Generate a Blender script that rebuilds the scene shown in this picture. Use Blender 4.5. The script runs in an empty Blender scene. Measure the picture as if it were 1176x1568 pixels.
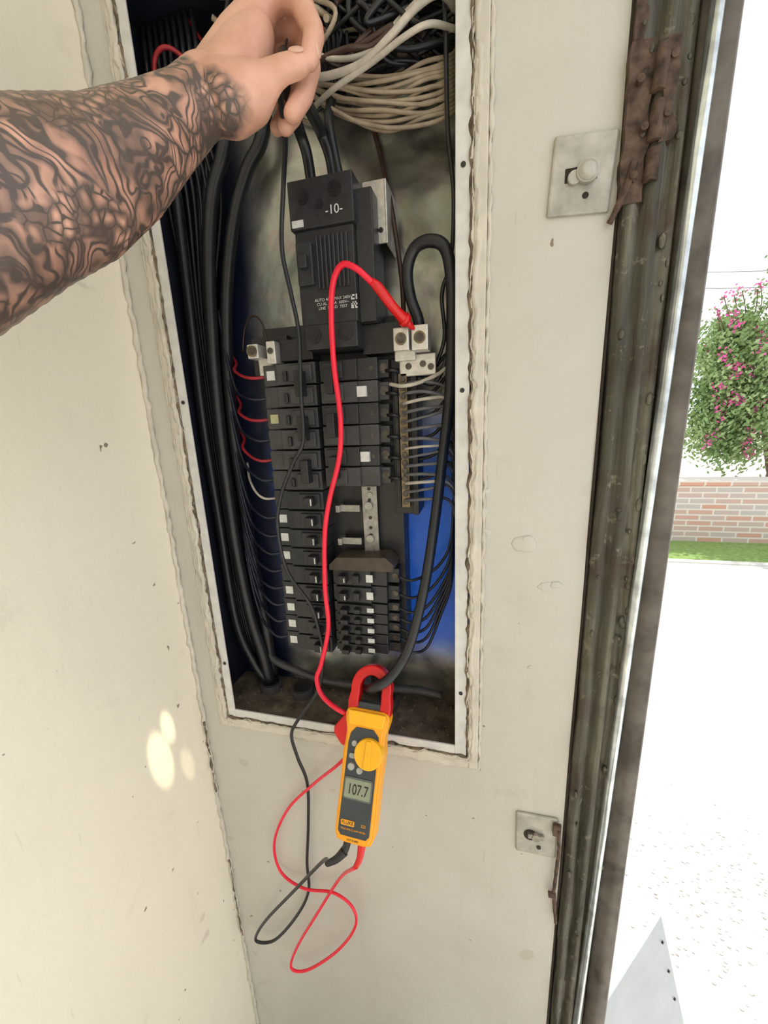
import bpy, bmesh, math, random
from mathutils import Vector, Matrix, noise
random.seed(7)
S=0.001
scene=bpy.context.scene
scene.view_settings.view_transform='Standard'
COL=bpy.context.collection

# ------------------------------------------------------------ materials
def nodes(name):
    m=bpy.data.materials.new(name); m.use_nodes=True
    nt=m.node_tree; b=nt.nodes['Principled BSDF']; return m,nt,b
def N(nt,t,**k):
    n=nt.nodes.new(t)
    for a,v in k.items(): setattr(n,a,v)
    return n
def ramp(nt,fac,stops,interp='LINEAR'):
    r=nt.nodes.new('ShaderNodeValToRGB'); cr=r.color_ramp; cr.interpolation=interp
    while len(cr.elements)<len(stops): cr.elements.new(0.5)
    for e,(p,c) in zip(cr.elements,stops):
        e.position=p; e.color=(c[0],c[1],c[2],1) if hasattr(c,'__len__') else (c,c,c,1)
    nt.links.new(fac,r.inputs[0]); return r.outputs[0]
def mix(nt,fac,a,b,mode='MIX'):
    m=nt.nodes.new('ShaderNodeMix'); m.data_type='RGBA'; m.blend_type=mode
    for s,v in ((m.inputs[0],fac),(m.inputs[6],a),(m.inputs[7],b)):
        if isinstance(v,bpy.types.NodeSocket): nt.links.new(v,s)
        elif hasattr(v,'__len__'): s.default_value=(v[0],v[1],v[2],1)
        else: s.default_value=v
    return m.outputs[2]
def coords(nt,scale=(1,1,1)):
    tc=nt.nodes.new('ShaderNodeTexCoord'); mp=nt.nodes.new('ShaderNodeMapping')
    mp.inputs['Scale'].default_value=scale
    nt.links.new(tc.outputs['Object'],mp.inputs[0]); return mp.outputs[0]
def noi(nt,co,scale,detail=4,rough=.55,dist=0):
    n=nt.nodes.new('ShaderNodeTexNoise'); n.inputs['Scale'].default_value=scale
    n.inputs['Detail'].default_value=detail; n.inputs['Roughness'].default_value=rough
    n.inputs['Distortion'].default_value=dist
    nt.links.new(co,n.inputs['Vector']); return n.outputs['Fac']
def bump(nt,b,h,strength=.3,dist=.002):
    n=nt.nodes.new('ShaderNodeBump'); n.inputs['Strength'].default_value=strength
    n.inputs['Distance'].default_value=dist
    nt.links.new(h,n.inputs['Height']); nt.links.new(n.outputs[0],b.inputs['Normal'])
def simple(name,col,rough=.5,metal=0,var=.25,scale=60,bmp=.15,col2=None,spec=None):
    m,nt,b=nodes(name); co=coords(nt); f=noi(nt,co,scale)
    c2=col2 or tuple(min(1,c*(1+var)) for c in col); c1=tuple(c*(1-var) for c in col) if not col2 else col
    nt.links.new(ramp(nt,f,[(.3,c1),(.7,c2)]),b.inputs['Base Color'])
    b.inputs['Roughness'].default_value=rough; b.inputs['Metallic'].default_value=metal
    if spec is not None: b.inputs['Specular IOR Level'].default_value=spec
    if bmp: bump(nt,b,f,bmp,.001)
    return m

def wall_paint(name,base,dirt,grime=1.0):
    m,nt,b=nodes(name); co=coords(nt)
    big=noi(nt,co,3.5,6,.6,.6); fine=noi(nt,co,140,5,.6); mid=noi(nt,co,22,4); lump=noi(nt,co,6,3,.5)
    c=mix(nt,ramp(nt,big,[(.4,0),(.75,.6*grime)]),base,dirt)
    vert=noi(nt,coords(nt,(20,20,2)),1.4,4,.6)
    c=mix(nt,ramp(nt,vert,[(.55,0),(.8,.16*grime)]),c,(.36,.31,.24))
    smu=noi(nt,co,9,5,.65,1.0)
    c=mix(nt,ramp(nt,smu,[(.60,0),(.75,.28*grime)]),c,(.33,.29,.23))
    sp=noi(nt,co,55,2,.4)
    c=mix(nt,ramp(nt,sp,[(.755,0),(.77,.85)]),c,(.16,.12,.08))
    sp2=noi(nt,co,19,1,.4)
    c=mix(nt,ramp(nt,sp2,[(.76,0),(.775,.3)]),c,(.36,.30,.22))
    scr=noi(nt,coords(nt,(60,60,5)),3,3,.5)
    c=mix(nt,ramp(nt,scr,[(.72,0),(.74,.35*grime)]),c,(.40,.36,.30))
    nt.links.new(c,b.inputs['Base Color']); b.inputs['Roughness'].default_value=.34
    h=mix(nt,.3,mid,fine); h=mix(nt,.5,h,lump); bump(nt,b,h,.5,.005); return m
M_wall=wall_paint('off_white_wall_paint',(.57,.55,.50),(.46,.435,.38))
M_wallL=wall_paint('cream_side_wall_paint',(.86,.815,.68),(.76,.70,.55),.45)
M_trim=simple('painted_trim',(.58,.545,.47),.5,0,.12,30,.5)
M_crack=simple('dirty_crack',(.07,.05,.035),.9,0,.4,80,.6,col2=(.26,.20,.14))
M_dark=simple('dark_gap',(.03,.022,.016),.9)
M_white=simple('white_painted_steel',(.62,.61,.59),.4,0,.12,50,.2)
M_black=simple('black_plastic',(.016,.016,.018),.38,0,.3,80,.1)
M_black2=simple('breaker_plastic',(.024,.025,.028),.42,0,.25,120,.1)
M_grey=simple('breaker_plastic_worn',(.05,.05,.052),.5,0,.3,40,.1)
M_cable=simple('black_cable_jacket',(.013,.014,.017),.38,0,.3,60,.2)
M_bluewire=simple('dark_blue_wire',(.010,.013,.028),.4)
M_brown=simple('brown_wire',(.05,.025,.018),.4)
M_beige=simple('beige_wire',(.33,.265,.19),.5,0,.3,50,.2)
M_lgrey=simple('light_grey_wire',(.46,.42,.36),.45)
M_redw=simple('dark_red_wire',(.35,.02,.03),.4)
M_red=simple('red_silicone',(.85,.012,.045),.32,0,.1,40,.05)
M_redp=simple('red_plastic',(.65,.008,.01),.28,0,.1,40,.05)
M_yel=simple('yellow_plastic',(.98,.40,.01),.4,0,.05,50,.1)
M_dial=simple('yellow_dial_plastic',(1,.50,.012),.38,0,.04,50,.05)
M_face=simple('meter_face_plastic',(.040,.050,.060),.35,0,.1,80,.05)
M_lcd=simple('lcd_glass',(.29,.32,.23),.2,0,.05,10,0)
M_ink=simple('printed_ink',(.01,.01,.012),.5,0,.1,10,0)
M_sticker=simple('white_sticker',(.62,.62,.60),.6,0,.12,200,.2)
M_sticky=simple('yellowed_sticker',(.42,.40,.22),.6,0,.12,200,.2)
M_lug=simple('aluminium_lug',(.66,.64,.60),.38,.6,.15,150,.3)
M_bus=simple('tarnished_bus_metal',(.34,.33,.31),.45,.7,.25,80,.3)
M_brass=simple('brass_bar',(.20,.16,.10),.4,.8,.3,120,.3)
M_screw=simple('screw_steel',(.10,.09,.08),.4,.8,.4,150,.3)
M_dirt=simple('dirt',(.05,.038,.026),.95,0,.5,45,1,col2=(.17,.13,.09))
M_skinnail=simple('nail',(.68,.41,.31),.3,0,.05,40,0)
M_concrete=simple('pale_concrete',(.66,.65,.62),.9,0,.05,8,.3)
M_floor=simple('dusty_closet_floor',(.10,.092,.08),.9,0,.3,8,.4)
M_leaf=simple('leaf_green',(.14,.26,.07),.6,0,.5,3,0,col2=(.42,.56,.26))
M_flower=simple('pink_blossom',(.85,.12,.42),.6,0,.2,5,0)
M_bark=simple('bark',(.16,.11,.08),.9,0,.3,20,.8)
M_sheet=simple('galvanised_cover',(.42,.46,.50),.45,.3,.08,12,.1)
M_latch=simple('painted_latch_plate',(.42,.40,.355),.45,.3,.25,50,.6)
M_knob=simple('worn_stud_metal',(.34,.31,.27),.4,.7,.3,90,.3)

def galv():
    m,nt,b=nodes('galvanised_box_steel'); co=coords(nt)
    v=nt.nodes.new('ShaderNodeTexVoronoi'); v.inputs['Scale'].default_value=45; nt.links.new(co,v.inputs['Vector'])
    n=noi(nt,co,8,5,.6,.8)
    c=ramp(nt,n,[(.32,(.13,.135,.125)),(.5,(.33,.335,.31)),(.66,(.56,.565,.52))])
    c=mix(nt,.10,c,v.outputs['Color'],'MULTIPLY')
    sx=nt.nodes.new('ShaderNodeSeparateXYZ'); nt.links.new(co,sx.inputs[0])
    def mr(out,a,bb):
        q=N(nt,'ShaderNodeMapRange',interpolation_type='SMOOTHSTEP'); q.inputs['From Min'].default_value=a; q.inputs['From Max'].default_value=bb; nt.links.new(out,q.inputs[0]); return q.outputs[0]
    def mul(a,bb):
        q=N(nt,'ShaderNodeMath',operation='MULTIPLY'); nt.links.new(a,q.inputs[0]); nt.links.new(bb,q.inputs[1]); return q.outputs[0]
    # blue reflection painted low in the box, shade painted into its dark left part
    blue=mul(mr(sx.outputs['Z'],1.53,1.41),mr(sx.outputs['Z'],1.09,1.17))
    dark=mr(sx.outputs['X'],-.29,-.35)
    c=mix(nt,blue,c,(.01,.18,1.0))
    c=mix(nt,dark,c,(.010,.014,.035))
    nt.links.new(c,b.inputs['Base Color'])
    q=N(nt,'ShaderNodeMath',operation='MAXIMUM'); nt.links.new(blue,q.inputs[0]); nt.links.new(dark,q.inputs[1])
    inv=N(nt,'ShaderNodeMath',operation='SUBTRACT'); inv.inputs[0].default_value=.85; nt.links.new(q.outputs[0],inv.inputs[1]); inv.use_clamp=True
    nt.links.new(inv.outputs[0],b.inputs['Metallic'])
    nt.links.new(ramp(nt,n,[(.3,.22),(.7,.38)]),b.inputs['Roughness'])
    bump(nt,b,noi(nt,co,7,3),.8,.012); return m
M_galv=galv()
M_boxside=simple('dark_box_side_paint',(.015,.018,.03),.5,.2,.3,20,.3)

def jambmat():
    m,nt,b=nodes('weathered_steel_frame')
    co=coords(nt,(55,55,3)); co2=coords(nt)
    s=noi(nt,co,1,6,.65,.4); n=noi(nt,co2,14,6,.65); n3=noi(nt,co2,60,4,.7)
    c=ramp(nt,s,[(.3,(.030,.028,.020)),(.52,(.085,.082,.060)),(.74,(.20,.19,.145))])
    c=mix(nt,ramp(nt,n,[(.50,0),(.68,.85)]),c,(.055,.036,.024))
    c=mix(nt,ramp(nt,n3,[(.60,0),(.68,.65)]),c,(.24,.22,.18))
    nt.links.new(c,b.inputs['Base Color']); b.inputs['Metallic'].default_value=.35
    nt.links.new(ramp(nt,s,[(.3,.28),(.7,.5)]),b.inputs['Roughness'])
    bump(nt,b,mix(nt,.5,s,n),.8,.005); return m
M_jamb=jambmat()
M_bare=simple('worn_bright_steel',(.62,.68,.74),.22,.8,.4,35,.3)
M_rust=simple('rust',(.03,.019,.014),.75,.3,.5,90,1,col2=(.17,.11,.08))
M_taupe=simple('dull_frame_paint',(.055,.045,.037),.55,.3,.35,25,.6,col2=(.17,.15,.125))

def skinmat():
    m,nt,b=nodes('tattooed_skin'); co=coords(nt)
    n=noi(nt,co,25,5,.6); n2=noi(nt,co,260,3,.6)
    skin=ramp(nt,n,[(.3,(.55,.275,.19)),(.7,(.74,.43,.32))])
    vd=nt.nodes.new('ShaderNodeVectorMath'); vd.operation='DOT_PRODUCT'; vd.inputs[1].default_value=(-.374,-.80,.474)
    nt.links.new(co,vd.inputs[0]); ax=vd.outputs['Value']
    ad=N(nt,'ShaderNodeMath',operation='MULTIPLY_ADD'); nt.links.new(noi(nt,co,45,2),ad.inputs[0]); ad.inputs[1].default_value=.012; nt.links.new(ax,ad.inputs[2])
    mask=ramp(nt,ad.outputs[0],[(.030,0),(.0325,1)])
    def warp(scale,amt,det=2):
        wob=nt.nodes.new('ShaderNodeVectorMath'); wob.operation='ADD'
        nn=nt.nodes.new('ShaderNodeTexNoise'); nn.inputs['Scale'].default_value=scale; nn.inputs['Detail'].default_value=det; nt.links.new(co,nn.inputs['Vector'])
        sc=nt.nodes.new('ShaderNodeVectorMath'); sc.operation='SCALE'; sc.inputs['Scale'].default_value=amt
        nt.links.new(nn.outputs['Color'],sc.inputs[0]); nt.links.new(co,wob.inputs[0]); nt.links.new(sc.outputs[0],wob.inputs[1]); return wob.outputs[0]
    def vor(vec,scale,feat='DISTANCE_TO_EDGE',out='Distance'):
        v=nt.nodes.new('ShaderNodeTexVoronoi'); v.feature=feat; v.inputs['Scale'].default_value=scale; nt.links.new(vec,v.inputs['Vector']); return v.outputs[out]
    wA=warp(32,.028)
    e1=ramp(nt,vor(wA,120),[(0,1),(.05,1),(.10,.35),(.3,.0)])
    g1=ramp(nt,vor(wA,120,'F1'),[(.1,0),(.55,.85)])
    scales=mix(nt,1.0,e1,g1,'LIGHTEN')
    wB=warp(22,.075)
    e=vor(wB,30); out=ramp(nt,e,[(0,1),(.030,1),(.045,.75),(.16,.3),(.3,0)])
    rings=nt.nodes.new('ShaderNodeTexWave'); rings.wave_type='RINGS'; rings.inputs['Scale'].default_value=30; rings.inputs['Distortion'].default_value=15; rings.inputs['Detail'].default_value=1.2; rings.inputs['Detail Scale'].default_value=1.0
    nt.links.new(wB,rings.inputs['Vector'])
    swirl=ramp(nt,rings.outputs['Fac'],[(0,1),(.12,.95),(.18,.65),(.5,.2),(.7,.0)])
    sel=ramp(nt,noi(nt,co,14,1),[(.49,0),(.51,1)])
    pat=mix(nt,sel,mix(nt,1.0,out,swirl,'LIGHTEN'),scales)
    shade=ramp(nt,noi(nt,co,19,3,.5,.8),[(.40,0),(.50,.5),(.60,.8)])
    tot=mix(nt,1.0,pat,mix(nt,.45,shade,pat,'MULTIPLY'),'SCREEN')
    blot=ramp(nt,noi(nt,warp(30,.03),15,1,.4),[(.62,0),(.635,.95)])
    tot=mix(nt,1.0,tot,blot,'LIGHTEN')
    fac=N(nt,'ShaderNodeMath',operation='MULTIPLY'); nt.links.new(tot,fac.inputs[0]); nt.links.new(mask,fac.inputs[1])
    f2=N(nt,'ShaderNodeMath',operation='MULTIPLY'); nt.links.new(fac.outputs[0],f2.inputs[0]); f2.inputs[1].default_value=.90
    c=mix(nt,f2.outputs[0],skin,(.036,.042,.042))
    nt.links.new(c,b.inputs['Base Color']); b.inputs['Roughness'].default_value=.42
    b.inputs['Subsurface Weight'].default_value=.06; b.inputs['Subsurface Radius'].default_value=(.01,.004,.002); b.inputs['Subsurface Scale'].default_value=.5
    bump(nt,b,mix(nt,.4,n,n2),.3,.0018); return m
M_skin=skinmat()

def brickmat():
    m,nt,b=nodes('brick'); tc=nt.nodes.new('ShaderNodeTexCoord'); sx=nt.nodes.new('ShaderNodeSeparateXYZ'); cx=nt.nodes.new('ShaderNodeCombineXYZ')
    nt.links.new(tc.outputs['Object'],sx.inputs[0]); nt.links.new(sx.outputs['X'],cx.inputs[0]); nt.links.new(sx.outputs['Z'],cx.inputs[1])
    br=nt.nodes.new('ShaderNodeTexBrick'); nt.links.new(cx.outputs[0],br.inputs['Vector'])
    br.inputs['Scale'].default_value=1; br.inputs['Brick Width'].default_value=.24; br.inputs['Row Height'].default_value=.062; br.inputs['Mortar Size'].default_value=.009
    br.inputs['Color1'].default_value=(.60,.33,.25,1); br.inputs['Color2'].default_value=(.50,.48,.47,1); br.inputs['Mortar'].default_value=(.70,.65,.60,1); br.inputs['Bias'].default_value=-.05
    nt.links.new(br.outputs['Color'],b.inputs['Base Color']); b.inputs['Roughness'].default_value=.9; return m
M_brick=brickmat()
def grassmat():
    m,nt,b=nodes('grass'); co=coords(nt)
    nt.links.new(ramp(nt,noi(nt,co,25,6,.7),[(.3,(.14,.27,.06)),(.7,(.34,.50,.16))]),b.inputs['Base Color']); b.inputs['Roughness'].default_value=.9
    bump(nt,b,noi(nt,co,60,4),1,.02); return m
M_grass=grassmat()

# ------------------------------------------------------------ geometry helpers
def empty(name,loc=(0,0,0)):
    o=bpy.data.objects.new(name,None); o.empty_display_size=.05; o.location=loc; COL.objects.link(o); return o
def obj(name,bm,mat,parent=None,smooth=False,bevel=0,seg=2,mats=None):
    me=bpy.data.meshes.new(name); bm.normal_update(); bm.to_mesh(me); bm.free()
    for mm in (mats or [mat]): me.materials.append(mm)
    if smooth:
        for p in me.polygons: p.use_smooth=True
    o=bpy.data.objects.new(name,me); COL.objects.link(o)
    if parent: o.parent=parent
    if bevel:
        b=o.modifiers.new('bev','BEVEL'); b.width=bevel*S; b.segments=seg; b.limit_method='ANGLE'; b.angle_limit=.6
    return o
def addbox(bm,x0,x1,y0,y1,z0,z1,mi=0,M=None):
    vs=[]
    for z in (z0,z1):
        for x,y in ((x0,y0),(x1,y0),(x1,y1),(x0,y1)):
            v=Vector((x,y,z))*S
            if M: v=M@v
            vs.append(bm.verts.new(v))
    fs=[(3,2,1,0),(4,5,6,7),(0,1,5,4),(1,2,6,5),(2,3,7,6),(3,0,4,7)]
    for f in fs:
        fc=bm.faces.new([vs[i] for i in f]); fc.material_index=mi
def addcyl(bm,c,r,axis,h,seg=20,mi=0,r2=None,M=None):
    a=Vector(axis).normalized(); t=a.orthogonal().normalized(); u=a.cross(t); c=Vector(c); r2=r if r2 is None else r2
    A=[];B=[]
    for i in range(seg):
        q=2*math.pi*i/seg; dd=t*math.cos(q)+u*math.sin(q)
        p=(c+dd*r)*S; p2=(c+a*h+dd*r2)*S
        if M: p=M@p; p2=M@p2
        A.append(bm.verts.new(p)); B.append(bm.verts.new(p2))
    for i in range(seg):
        j=(i+1)%seg; f=bm.faces.new((A[i],A[j],B[j],B[i])); f.material_index=mi
    f=bm.faces.new(A[::-1]); f.material_index=mi; f=bm.faces.new(B); f.material_index=mi
def catmull(P,n=6):
    P=[Vector(p) for p in P]; out=[]
    Q=[P[0]*2-P[1]]+P+[P[-1]*2-P[-2]]
    for i in range(1,len(Q)-2):
        p0,p1,p2,p3=Q[i-1],Q[i],Q[i+1],Q[i+2]
        for k in range(n):
            t=k/n
            out.append(.5*((2*p1)+(p2-p0)*t+(2*p0-5*p1+4*p2-p3)*t*t+(3*p1-p0-3*p2+p3)*t*t*t))
    out.append(P[-1]); return out
def addtube(bm,P,r,n=6,seg=10,mi=0,smooth=True,rough=0):
    pts=catmull(P,n) if n>1 else [Vector(p) for p in P]
    L=len(pts); rr=r if callable(r) else (lambda t:r)
    t=(pts[1]-pts[0]).normalized(); nrm=t.orthogonal().normalized(); rings=[]
    for i,p in enumerate(pts):
        tt=(pts[min(i+1,L-1)]-pts[max(i-1,0)]).normalized()
        nrm=(nrm-tt*nrm.dot(tt)); nrm=nrm.normalized() if nrm.length>1e-6 else tt.orthogonal().normalized()
        b=tt.cross(nrm); ring=[]
        for k in range(seg):
            q=2*math.pi*k/seg; R=rr(i/(L-1))
            if rough: R*=1+rough*noise.noise(p*.09+Vector((k*.7,0,0)))
            ring.append(bm.verts.new((p+(nrm*math.cos(q)+b*math.sin(q))*R)*S))
        rings.append(ring)
    for i in range(L-1):
        for k in range(seg):
            j=(k+1)%seg; f=bm.faces.new((rings[i][k],rings[i][j],rings[i+1][j],rings[i+1][k])); f.material_index=mi; f.smooth=smooth
    f=bm.faces.new(rings[0][::-1]); f.material_index=mi; f=bm.faces.new(rings[-1]); f.material_index=mi
def wires(name,specs,mat,parent,seg=10,n=6):
    bm=bmesh.new()
    for P,r in specs: addtube(bm,P,r,n,seg)
    return obj(name,bm,mat,parent)
def text(name,body,loc,size,mat,parent,rot=(math.pi/2,0,0)):
    c=bpy.data.curves.new(name,'FONT'); c.body=body; c.size=size*S; c.extrude=.0001; c.align_x='CENTER'; c.align_y='CENTER'; c.materials.append(mat)
    o=bpy.data.objects.new(name,c); COL.objects.link(o); o.parent=parent; o.location=Vector(loc)*S; o.rotation_euler=rot; return o

# ------------------------------------------------------------ room shell
def holed(bm,x0,x1,z0,z1,hole,y0,y1):
    hx0,hx1,hz0,hz1=hole
    addbox(bm,x0,hx0,y0,y1,z0,z1); addbox(bm,hx1,x1,y0,y1,z0,z1)
    addbox(bm,hx0,hx1,y0,y1,z0,hz0); addbox(bm,hx0,hx1,y0,y1,hz1,z1)
bm=bmesh.new()
holed(bm,-460,115,0,2400,(-408,-17,1026,2010),0,2)
holed(bm,-460,115,0,2400,(-444,-8,1030,2010),2,110)
obj('wall_front',bm,M_wall)
bm=bmesh.new(); addbox(bm,-560,-460,-1600,110,0,2400); obj('wall_left',bm,M_wallL)
bm=bmesh.new(); addbox(bm,-560,196,-1700,-1600,0,2400); obj('wall_back_light_block',bm,M_wallL)  # unseen wall added behind the camera to hold back ambient light
bm=bmesh.new(); addbox(bm,-560,196,-1700,110,2400,2480); obj('ceiling',bm,M_wallL)
bm=bmesh.new(); addbox(bm,-460,196,-1600,0,0,6); obj('floor',bm,M_floor)
bm=bmesh.new(); addbox(bm,-15000,25000,-12000,30000,-60,0); obj('ground_pavement',bm,M_concrete)

def frame(bm,i0,i1,y0,y1,mi=0):
    (ax0,ax1,az0,az1),(bx0,bx1,bz0,bz1)=i0,i1
    addbox(bm,bx0,ax0,y0,y1,bz0,bz1,mi); addbox(bm,ax1,bx1,y0,y1,bz0,bz1,mi)
    addbox(bm,ax0,ax1,y0,y1,bz0,az0,mi); addbox(bm,ax0,ax1,y0,y1,az1,bz1,mi)
bm=bmesh.new(); frame(bm,(-409,-16,1025,2010),(-421,-3,1009,2024),-4,1); obj('trim_1',bm,M_trim,bevel=1.5)
def ridge(bm,P,r,amp=2.5,step=5,rg=1.1):
    pts=[]
    for a,b in zip(P[:-1],P[1:]):
        a=Vector(a);b=Vector(b);k=max(2,int((b-a).length/step))
        for i in range(k): pts.append(a.lerp(b,i/k))
    pts.append(Vector(P[-1]))
    q=[p+Vector((noise.noise(p*.045)*amp,0,noise.noise(p*.045+Vector((9,3,1)))*amp)) for p in pts]
    addtube(bm,q,r,1,7,rough=rg)
bm=bmesh.new()
ridge(bm,[(-413,-2,2000),(-413,-2,1021),(-12,-2,1021),(-12,-2,2000)],3.4,4,6,1.3)
ridge(bm,[(-408,-1.4,2000),(-408,-1.4,1026),(-17,-1.4,1026),(-17,-1.4,2000)],2.0,4,4,1.8)
ridge(bm,[(-423,-1,2000),(-423,-1,1008),(-1,-1,1008),(-1,-1,2000)],2.2,1.6,4,1.4)
obj('trim_2',bm,M_trim)
bm=bmesh.new()
ridge(bm,[(-407,-2.4,2000),(-407,-2.4,1027.5),(-18.5,-2.4,1027.5),(-18.5,-2.4,2000)],1.3,3.5,3,2.6)
ridge(bm,[(-424,0,2000),(-424,0,1006),(0,0,1006),(0,0,2000)],1.1,1.5,4,2)
obj('trim_3',bm,M_crack)
bm=bmesh.new()
ridge(bm,[(-458,-2,150),(-458,-2,2300)],3.5,2); obj('trim_4',bm,M_trim)
bm=bmesh.new(); ridge(bm,[(-456,-4.2,860),(-456,-4,1010)],1.3,2,3,2); ridge(bm,[(-456,-4.2,500),(-456,-4,700)],1.1,2,3,2); obj('trim_5',bm,M_crack)
bm=bmesh.new()
for x,z,r in ((46,1345,13),(72,1293,8),(84,1296,6),(50,1352,6),(-1,1560,4),(0,1360,7),(-2,1385,6),(1,1410,5),(60,1180,3)):
    bmesh.ops.create_icosphere(bm,subdivisions=3,radius=r*S,matrix=Matrix.Translation(Vector((x,0,z))*S)@Matrix.Diagonal((1.1,.14 if r>6 else .35,.8,1)))
for v in bm.verts: v.co+=Vector((noise.noise(v.co*160),0,noise.noise(v.co*160+Vector((5,5,5)))))*.003
obj('trim_6',bm,M_wall,smooth=True)

# ------------------------------------------------------------ electrical panel
panel=empty('electrical_panel',(0,0,0))
bm=bmesh.new()
addbox(bm,-440,-12,98,101,1036,1990)
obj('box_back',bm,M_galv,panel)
bm=bmesh.new()
addbox(bm,-440,-437,2,98,1036,1990); addbox(bm,-440,-12,2,98,1987,1990)
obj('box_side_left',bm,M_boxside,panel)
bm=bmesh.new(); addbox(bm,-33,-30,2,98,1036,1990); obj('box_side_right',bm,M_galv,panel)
bm=bmesh.new(); addbox(bm,-440,-12,2,98,1034,1038); obj('box_bottom',bm,M_dirt,panel)
bm=bmesh.new(); frame(bm,(-393,-35,1042,1985),(-406,-19,1028,2000),-2,1); obj('box_flange',bm,M_white,panel,bevel=.8)
bm=bmesh.new()
for x,z in ((-27,1525),(-27,1130),(-399,1530),(-398,1128),(-27,1740)): addcyl(bm,(x,-3,z),2.6,(0,1,0),2,12)
obj('screw_holes',bm,M_black,panel)
bm=bmesh.new()
for i in range(260):
    x=random.uniform(-430,-40); y=random.uniform(5,95); r=random.uniform(.6,3.0)
    bmesh.ops.create_icosphere(bm,subdivisions=1,radius=r*S,matrix=Matrix.Translation(Vector((x,y,1038+r*.4))*S))
obj('debris',bm,M_dirt,panel)
bm=bmesh.new()
for x,y in ((-362,62),(-300,60),(-150,66)):
    addcyl(bm,(x,y,1038),19,(0,0,1),14,24); addcyl(bm,(x,y,1052),15,(0,0,1),1,24,1)
obj('conduit_bushings',bm,None,panel,mats=[M_grey,M_black],bevel=1)

def lean(z): return -(1573-z)*.02
def skewM(z): return Matrix.Translation(Vector((lean(z)*S,0,0)))
bm=bmesh.new()
addbox(bm,-305,-112,62,98,1140,1625)
addbox(bm,-152,-104,36,70,1577,1612)
addbox(bm,-268,-222,38,70,1577,1604)
addbox(bm,-316,-262,48,90,1560,1612)
obj('interior_base',bm,M_black,panel,bevel=1)

mb=bmesh.new()
addbox(mb,-225,-147,10,70,1714,1763)
addbox(mb,-222,-150,14,70,1612,1714)
addbox(mb,-150,-129,22,70,1612,1750)
addbox(mb,-219,-151,12,70,1584,1612)
for i in range(8): addbox(mb,-196+i*5.2,-193.4+i*5.2,11,14,1650,1706)
addbox(mb,-220,-200,8,14,1655,1700)
addbox(mb,-216,-205,2,8,1672,1686)
obj('main_breaker',mb,M_black2,panel,bevel=1.2)
bm=bmesh.new()
for x,z,r in ((-207,1746,8),(-168,1748,8),(-187,1736,5),(-206,1600,9),(-166,1600,9)):
    addcyl(bm,(x,9.0 if z>1700 else 11.0,z),r,(0,1,0),1.2,20); addcyl(bm,(x,8.2 if z>1700 else 10.2,z),r*.55,(0,1,0),1.2,6)
obj('main_breaker_terminals',bm,M_black,panel)
bm=bmesh.new()
addbox(bm,-222,-208,8.6,10,1716,1723)
obj('main_breaker_tag',bm,M_sticker,panel)
text('main_breaker_rating','-10-',(-170,9.5,1728),13,M_sticker,panel)
text('main_breaker_print','AUTO 40C  MAX 240V\nCU AL  100A  600V~\nLINE  LOAD  TEST',(-180,13,1634),4.6,M_sticker,panel)
bm=bmesh.new()
random.seed(3)
for i in range(5):
    for j in range(8):
        if random.random()<.6: addbox(bm,-157+i*1.5,-155.5+i*1.5,13.4,14.2,1626+j*1.9,1627.6+j*1.9)
obj('main_breaker_code_label',bm,M_sticker,panel)
bm=bmesh.new(); addbox(bm,-147,-119,48,51,1702,1768); addbox(bm,-121,-118,48,98,1702,1768); addcyl(bm,(-126,46.8,1716),3,(0,1,0),2,14,1)
obj('mounting_bracket',bm,None,panel,mats=[M_lug,M_black],bevel=.8)
random.seed(11)

body=bmesh.new(); body2=bmesh.new(); tog=bmesh.new(); stk=bmesh.new(); scr=bmesh.new(); mark=bmesh.new()
for i in range(15):
    z=1560-28.5*i; M=skewM(z); B=body2 if i<6 else body
    addbox(B,-294,-216,34,66,z-13.5,z+13.5,M=M)
    addbox(B,-272,-216,29,36,z-13,z+13,M=M)
    addbox(B,-252,-220,25,30,z-10,z+10,M=M)
    addbox(B,-301,-292,44,66,z-11,z+11,M=M)
    addcyl(scr,(-297+lean(z),43,z),4,(0,1,0),2,12)
    if i<6:
        if i%2==0: addbox(tog,-240,-228,12,26,z-30,z+2,M=M)
        addbox(tog,-262,-256,25,30,z-9,z+4,M=M)
    else:
        addbox(tog,-240,-226,14,26,z-6,z+7,M=M); addbox(mark,-229,-227.5,13.4,14.2,z-4,z+5,M=M)
    if i in (0,2,7,8,9,11,12,13,14):
        addbox(stk,-289,-277,33.2,34.2,z-6,z+6,1 if i==2 else 0,M=M)
for i in range(6):
    z=1560-27.5*i; M=skewM(z)
    B=body2 if i%2 else body
    addbox(B,-210,-134,34,66,z-13.2,z+13.2,M=M); addbox(B,-210,-160,29,36,z-12.6,z+12.6,M=M)
    addbox(B,-205,-178,25,30,z-10,z+10,M=M); addbox(B,-136,-122,44,66,z-11,z+11,M=M)
    addcyl(scr,(-128+lean(z),42.5,z),6,(0,1,0),3,14); addcyl(scr,(-142+lean(z),33,z),3,(0,1,0),2,12)
    if i%2==0: addbox(tog,-199,-187,12,26,z-29,z+2,M=M)
for z in (1532,1449): addbox(stk,-161,-149,28.0,34.2,z-6,z+7)
ztops=[1276,1249]+[1226-16.5*k for k in range(5)]
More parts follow.
